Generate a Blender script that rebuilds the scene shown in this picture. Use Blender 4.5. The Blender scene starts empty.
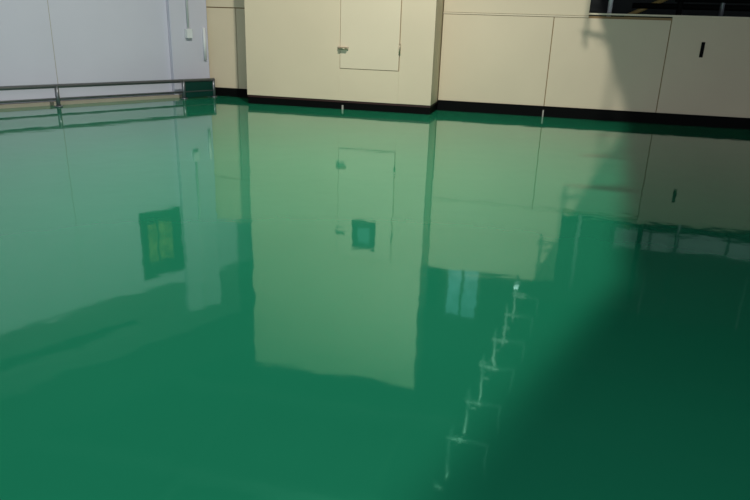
import bpy, bmesh, math
from mathutils import Vector, Matrix
S=bpy.context.scene
S.view_settings.view_transform='Standard'
S.view_settings.look='None'
def lin(c):
    return tuple(((x/255)/12.92 if x/255<=.04045 else ((x/255+.055)/1.055)**2.4) for x in c)
def mat(name,rgb,rough=.5,metal=0,var=.06,scale=3,bump=0,spec=None,emit=0):
    m=bpy.data.materials.new(name); m.use_nodes=True
    nt=m.node_tree; b=nt.nodes['Principled BSDF']; c=lin(rgb)
    tc=nt.nodes.new('ShaderNodeTexCoord'); n=nt.nodes.new('ShaderNodeTexNoise')
    n.inputs['Scale'].default_value=scale; n.inputs['Detail'].default_value=5
    nt.links.new(tc.outputs['Object'],n.inputs['Vector'])
    r=nt.nodes.new('ShaderNodeValToRGB')
    r.color_ramp.elements[0].position=.3; r.color_ramp.elements[1].position=.7
    r.color_ramp.elements[0].color=tuple(x*(1-var) for x in c)+(1,)
    r.color_ramp.elements[1].color=tuple(min(1,x*(1+var)) for x in c)+(1,)
    nt.links.new(n.outputs['Fac'],r.inputs['Fac']); nt.links.new(r.outputs['Color'],b.inputs['Base Color'])
    b.inputs['Roughness'].default_value=rough; b.inputs['Metallic'].default_value=metal
    if spec is not None: b.inputs['IOR'].default_value=spec
    if bump:
        bp=nt.nodes.new('ShaderNodeBump'); bp.inputs['Distance'].default_value=bump
        nt.links.new(n.outputs['Fac'],bp.inputs['Height']); nt.links.new(bp.outputs['Normal'],b.inputs['Normal'])
    if emit:
        nt.links.new(r.outputs['Color'],b.inputs['Emission Color']); b.inputs['Emission Strength'].default_value=emit
    return m
CREAM=mat('cream_panel_paint',(219,205,176),.5,var=.03,scale=.8)
CREAM2=mat('cream_door_paint',(223,210,182),.45,var=.02,scale=1)
SEAM=mat('tan_seam_backing',(150,125,88),.8)  # darker tan backing, shows as brownish lines between panels
WHITE=mat('white_wall_paint',(200,202,214),.55,var=.03,scale=.7)
DIMWALL=mat('upper_wall_light_falloff',(105,110,112),.7,var=.1,scale=.6)  # white wall continued in darker grey, standing in for light fading upward
BLACK=mat('black_skirting',(6,7,7),.7,spec=1.2)
RED=mat('dark_red_primer',(50,20,16),.5)
STEEL=mat('rail_steel',(120,124,128),.35,.6)
STEELW=mat('galvanised_light',(215,220,220),.4,.0)
DGREEN=mat('dark_green_plate',(14,58,50),.3)
BEIGE=mat('beige_curb',(165,158,140),.6)
DARK=mat('dark_wall',(42,48,48),.8)
CEIL=mat('ceiling_sheet',(60,64,64),.8,var=.25,scale=.6)
BEAM=mat('beam_paint',(84,92,92),.6)
SKY=mat('rooflight_polycarbonate',(150,165,165),.4,emit=.45)
GLASSB=mat('bluish_window_glass',(120,170,185),.2,emit=.6,var=.3)
LAMPM=mat('lamp_diffuser',(220,240,245),.3,emit=3)
FOL=mat('window_view_foliage',(115,120,60),.5,var=.7,scale=6,emit=.12)
DFR=mat('dark_frame',(24,28,28),.4)
BRASS=mat('latch_metal',(175,165,140),.35,.6)
YEL=mat('yellow_paint',(150,130,75),.5)
GLASSD=mat('door_window_glass',(95,140,140),.1)
CAULK=mat('caulk',(170,165,155),.6)
# floor
FL=bpy.data.materials.new('green_epoxy'); FL.use_nodes=True
nt=FL.node_tree; b=nt.nodes['Principled BSDF']
tc=nt.nodes.new('ShaderNodeTexCoord')
n=nt.nodes.new('ShaderNodeTexNoise'); n.inputs['Scale'].default_value=.5; n.inputs['Detail'].default_value=3
nt.links.new(tc.outputs['Object'],n.inputs['Vector'])
r=nt.nodes.new('ShaderNodeValToRGB')
r.color_ramp.elements[0].color=(.010,.19,.094,1); r.color_ramp.elements[1].color=(.014,.235,.118,1)
nt.links.new(n.outputs['Fac'],r.inputs['Fac']); nt.links.new(r.outputs['Color'],b.inputs['Base Color'])
b.inputs['Roughness'].default_value=.04; b.inputs['IOR'].default_value=1.8
b.inputs['Specular Tint'].default_value=(.12,1,.62,1)
n2=nt.nodes.new('ShaderNodeTexNoise'); n2.inputs['Scale'].default_value=2.4; n2.inputs['Detail'].default_value=2.5
nt.links.new(tc.outputs['Object'],n2.inputs['Vector'])
bp=nt.nodes.new('ShaderNodeBump'); bp.inputs['Strength'].default_value=1; bp.inputs['Distance'].default_value=.0017
nt.links.new(n2.outputs['Fac'],bp.inputs['Height']); nt.links.new(bp.outputs['Normal'],b.inputs['Normal'])

A=math.radians(13.5)
e1=Vector((math.cos(A),-math.sin(A),0)); e2=Vector((math.sin(A),math.cos(A),0)); UP=Vector((0,0,1))
def frame(o,x,y): 
    return Matrix(((x.x,y.x,0,o.x),(x.y,y.y,0,o.y),(0,0,1,o.z),(0,0,0,1)))
R=frame(Vector((0,0,0)),e1,e2)
Eo=e1*-7.02+e2*13.08
ld=(e1*(-8.93+6.96)+e2*(9.29-13.08)).normalized()
ln=Vector((-ld.y,ld.x,0))
if ln.dot(-Eo)<0: ln=-ln
L=frame(Eo,ld,ln)
md=Vector((.344,.939,0)).normalized(); mn=Vector((md.y,-md.x,0))
Z=frame(Vector((3.2,12.5,0)),-md,mn)
class B:
    def __init__(s,name): s.name=name; s.bm=bmesh.new(); s.mats=[]
    def mi(s,m):
        if m not in s.mats: s.mats.append(m)
        return s.mats.index(m)
    def box(s,F,x0,x1,y0,y1,z0,z1,m,bev=0):
        res=bmesh.ops.create_cube(s.bm,size=1); vs=res['verts']
        for v in vs:
            v.co=F@Vector((x0+(v.co.x+.5)*(x1-x0),y0+(v.co.y+.5)*(y1-y0),z0+(v.co.z+.5)*(z1-z0)))
        fs={f for v in vs for f in v.link_faces}
        i=s.mi(m)
        for f in fs: f.material_index=i
        if bev:
            es=list({e for v in vs for e in v.link_edges})
            rr=bmesh.ops.bevel(s.bm,geom=es,offset=bev,segments=2,affect='EDGES',profile=.5)
            for f in rr['faces']: f.material_index=i
    def cyl(s,F,p,q,rad,m,seg=14):
        p=F@Vector(p); q=F@Vector(q); d=q-p
        res=bmesh.ops.create_cone(s.bm,cap_ends=True,segments=seg,radius1=rad,radius2=rad,depth=d.length)
        rot=d.to_track_quat('Z','Y').to_matrix().to_4x4(); mid=(p+q)/2; i=s.mi(m)
        for v in res['verts']: v.co=rot@v.co+mid
        for f in {f for v in res['verts'] for f in v.link_faces}:
            f.material_index=i; f.smooth=len(f.verts)==4
    def done(s):
        bmesh.ops.recalc_face_normals(s.bm,faces=s.bm.faces)
        me=bpy.data.meshes.new(s.name); s.bm.to_mesh(me); s.bm.free()
        for m in s.mats: me.materials.append(m)
        o=bpy.data.objects.new(s.name,me); S.collection.objects.link(o); return o
o=B('floor'); o.box(R,-16,10,-4,16.2,-.2,0,FL); o.done()
# enclosure
a0,a1,b0,b1,H=-5.63,-1.93,12.08,13.05,5.85
o=B('cream_metal_enclosure')
o.box(R,a0+.02,a1-.02,b0+.02,b1,0,H-.01,SEAM)
o.box(R,a0+.01,a1-.01,b0+.015,b1-.005,.0,.13,BLACK)
o.box(R,a0+.005,a1-.005,b0+.008,b1-.005,.13,.17,RED)
da0,da1,dz0,dz1=-3.70,-2.57,.77,3.02
g=.012
o.box(R,a0,da0-g,b0,b0+.03,.17,H,CREAM,.004)
o.box(R,da1+g,a1,b0,b0+.03,.17,H,CREAM,.004)
o.box(R,da0-g,da1+g,b0,b0+.03,.17,dz0-g,CREAM)
o.box(R,da0-g,da1+g,b0,b0+.03,dz1+g,H,CREAM)
o.box(R,a1-.03,a1,b0+.031,b1,.17,H,CREAM,.004)
o.box(R,a0,a0+.03,b0+.031,b1,.17,H,CREAM,.004)
o.box(R,a0,a1,b0,b1,H-.03,H,CREAM)
wx0,wx1,wz0,wz1=-3.40,-2.90,2.22,2.82
dy=b0-.012
for (x0,x1,z0,z1) in [(da0,wx0,dz0,dz1),(wx1,da1,dz0,dz1),(wx0,wx1,dz0,wz0),(wx0,wx1,wz1,dz1)]:
    o.box(R,x0,x1,dy,b0+.02,z0,z1,CREAM2)
o.box(R,wx0,wx1,b0,b0+.02,wz0,wz1,GLASSD)
f=.12
for (x0,x1,z0,z1) in [(wx0,wx0+f,wz0,wz1),(wx1-f,wx1,wz0,wz1),(wx0,wx1,wz0,wz0+f),(wx0,wx1,wz1-f,wz1)]:
    o.box(R,x0,x1,dy-.015,b0+.005,z0,z1,DFR)
for z in (1.13,2.5):
    o.box(R,da0-.05,da0+.16,dy-.03,dy,z-.025,z+.025,BRASS,.006)
    o.cyl(R,(da0+.02,dy-.07,z),(da0+.02,dy,z),.02,BRASS)
    o.cyl(R,(da0-.02,dy-.07,z),(da0+.14,dy-.07,z),.014,BRASS)
    o.cyl(R,(da1+.012,dy-.012,z-.06),(da1+.012,dy-.012,z+.12),.018,BRASS)
o.box(R,-3.655,-3.625,b0-.012,b0+.02,.0,.08,CAULK); o.done()
# back panel wall
o=B('wall_back')
vb=12.9
o.box(R,a1+.01,.73,vb+.02,vb+.12,0,3.33,SEAM)
o.box(R,.73,9,vb+.02,vb+.12,0,1.84,SEAM)
seams=[a1+.01,.13,2.14,4.15,6.16,9]
for i in range(5):
    g1=.007
    x0,x1=seams[i]+g1,seams[i+1]-g1
    top=1.80 if i<2 else 1.86
    o.box(R,x0,x1,vb,vb+.03,.2,top,CREAM,.004)
o.box(R,seams[0]+.007,.73,vb,vb+.03,1.84,3.35,CREAM,.004)
o.box(R,a1+.01,.73,vb-.008,vb+.02,1.81,1.835,CREAM2)
o.box(R,.73,9,vb-.01,vb+.13,1.86,1.89,CREAM2)
o.box(R,-7.3,a0-.01,13.1,13.2,0,2.8,SEAM)
o.box(R,-7.02,-6.3,13.07,13.11,.17,1.80,CREAM,.004); o.box(R,-6.29,a0-.01,13.07,13.11,.17,1.80,CREAM,.004)
o.box(R,-7.02,a0-.01,13.07,13.11,1.82,2.8,CREAM,.004)
o.box(R,2.69,2.75,vb-.012,vb,1.2,1.46,BLACK,.004)
o.box(R,4.69,4.75,vb-.012,vb,1.2,1.46,BLACK,.004)
o.done()
o=B('baseboard_back')
o.box(R,a1+.01,9,vb-.02,vb+.02,0,.2,BLACK)
o.box(R,-7.0,a0-.01,13.05,13.1,0,.18,BLACK)
o.box(R,.115,.14,vb-.03,vb-.02,.0,.13,CAULK)
o.done()
o=B('wall_rear_hall'); o.box(R,-14,10,15.6,15.8,0,7,DARK); o.done()
o=B('window_1')
for i in range(2):
    o.box(R,-1.75+i*.42,-1.4+i*.42,15.5,15.6,3.9,5.6,GLASSB)
o.box(R,-1.82,-.9,15.52,15.6,3.83,5.67,DFR); o.done()
# white wall
o=B('wall_left')
o.box(L,-1.6,17,-.2,0,0,4.1,WHITE)
o.box(L,0.02,.88,0,.10,0,4.9,WHITE,.01)
for s in (3.2,8.0): o.box(L,s,s+.008,0,.003,0,4.1,BEIGE)
o.done()
o=B('wall_left_upper'); o.box(L,-1.6,17,-.22,-.02,4.1,5.4,DIMWALL); o.box(L,-1.6,17,-.4,-.2,5.4,7,DARK)
o.box(L,2.2,17,-.02,.25,4.75,4.95,DIMWALL); o.done()
o=B('window_2')
o.box(L,.93,1.88,.005,.05,2.35,3.83,DFR,.006)
o.box(L,1.16,1.74,.05,.06,2.62,3.5,FOL)
o.box(L,1.5,1.53,.05,.075,2.5,3.72,DFR); o.done()
o=B('wall_conduit')
o.cyl(L,(.5,.14,1.35),(.5,.14,4.9),.022,STEELW); o.box(L,.44,.56,.10,.18,1.2,1.36,STEELW,.01)
o.cyl(L,(.12,.13,.75),(.12,.13,1.4),.03,STEELW)
o.done()
o=B('baseboard_left'); o.box(L,.1,17,0,.12,0,.06,BEIGE); o.done()
o=B('guard_rail')
ry=.38
o.cyl(L,(.1,ry,.36),(16,ry,.36),.035,STEEL)
o.cyl(L,(.1,ry,.14),(16,ry,.14),.02,STEEL)
for s in (.12,.85,3.4,5.7,8.0,10.3,12.6,14.9):
    o.cyl(L,(s,ry,0),(s,ry,.38),.035,STEEL); o.cyl(L,(s,ry,0),(s,ry,.02),.07,STEEL)
o.box(L,.15,.82,ry-.015,ry+.015,.03,.34,DGREEN,.004)
o.done()
# mezzanine
mz=3.72
o=B('mezzanine')
o.box(Z,-.0,12.5,0,7.5,mz,mz+.18,DARK)
o.box(Z,0,12.5,-.03,0,mz-.05,mz+.25,DARK)
for i in range(6): o.box(Z,.6+i*2.1,.72+i*2.1,.02,7.5,mz-.2,mz,DARK)
for i in range(6):
    s=1.15+i*1.0
    o.cyl(Z,(s,-.07,mz-.6),(s,-.07,mz+.6),.020,STEELW)
    o.cyl(Z,(s,-.12,mz-.45),(s,.40,mz-.45),.022,STEELW)
    o.cyl(Z,(s,.38,mz-.45),(s,.38,mz),.013,STEELW)
    o.cyl(Z,(s,-.25,mz+.3),(s,.0,mz+.3),.018,STEELW)
# unseen deck wedge, added to push the near floor shadow left
Z2=frame(Vector((.78,5.85,0)),Vector((-.55,-.835,0)),Vector((.835,-.55,0)))
o.box(Z2,0,4.0,0,2.5,mz+.01,mz+.17,DARK)
o.done()
o=B('bulkhead_lamp')
o.box(R,-.05,.03,12.76,12.82,3.45,3.57,LAMPM,.01); o.box(R,-.07,.05,12.82,12.87,3.38,3.64,BEAM)
o.box(R,-.03,.01,12.86,12.96,3.3,3.5,BEAM)
o.done()
o=B('service_pipes')
o.cyl(R,(1.5,13.35,2.05),(9,13.35,2.05),.05,BLACK)
o.cyl(R,(2.2,13.25,2.16),(9,13.25,2.16),.035,BLACK)
o.cyl(R,(2.3,13.3,1.0),(2.3,13.3,3.7),.05,BLACK)
o.cyl(R,(3.0,13.3,1.0),(3.0,13.3,3.7),.04,STEEL)
o.cyl(R,(1.4,13.4,1.85),(2.1,13.4,2.2),.04,YEL)
o.cyl(R,(1.1,13.2,1.5),(1.1,13.2,3.6),.04,STEELW)
o.done()
o=B('ventilation_duct'); o.box(R,1.9,9,13.9,14.4,2.35,2.75,STEELW,.02)
for i in range(4): o.box(R,2.6+i*1.5,2.65+i*1.5,13.87,14.43,2.32,2.78,STEEL)
for i in range(3): o.cyl(R,(2.7+i*2,14.15,2.7),(2.7+i*2,14.15,7),.02,STEEL)
o.done()
# ceiling
o=B('ceiling'); o.box(R,-16,10,2,16,7,7.2,CEIL)
for i in range(4): o.box(R,-16,10,3.2+i*3,3.4+i*3,6.65,7,BEAM)
for x in (-6,-2.2,1.6): o.box(R,x,x+.15,2,15.6,6.8,7,BEAM)
o.box(R,-4.4,-3.2,7.2,9.1,6.97,7,SKY); o.box(R,-2.9,-1.3,6.6,9.1,6.97,7,SKY); o.done()
def area(n,loc,tgt,sx,sy,e,col):
    l=bpy.data.lights.new(n,'AREA'); l.shape='RECTANGLE'; l.size=sx; l.size_y=sy; l.energy=e; l.color=col
    ob=bpy.data.objects.new(n,l); ob.location=loc
    ob.rotation_euler=(Vector(tgt)-Vector(loc)).to_track_quat('-Z','Y').to_euler(); S.collection.objects.link(ob)
area('ceiling_lamp',(-.15,6.9,6.6),(-.8,8.6,0),.25,.25,540,(1,.96,.89))
area('daylight_opening',(-1,-4,3),(-1,10,2.5),9,4,390,(.93,.95,1))
w=bpy.data.worlds.new('w'); S.world=w; w.use_nodes=True
w.node_tree.nodes['Background'].inputs[0].default_value=(.8,.86,1,1); w.node_tree.nodes['Background'].inputs[1].default_value=.3
th=math.atan(640/1850); ph=math.atan(63/1850)
R0=Vector((1,0,0)); D0=Vector((0,-math.sin(th),-math.cos(th))); Fw=Vector((0,math.cos(th),-math.sin(th)))
U=R0*math.cos(ph)-D0*math.sin(ph); V=R0*math.sin(ph)+D0*math.cos(ph)
cx,cy,cz=U,-V,-Fw
cam=bpy.data.cameras.new('camera'); cam.lens=30.72; cam.sensor_width=36
co=bpy.data.objects.new('camera',cam); S.collection.objects.link(co)
co.matrix_world=Matrix(((cx.x,cy.x,cz.x,0),(cx.y,cy.y,cz.y,0),(cx.z,cy.z,cz.z,1.5),(0,0,0,1)))
S.camera=co
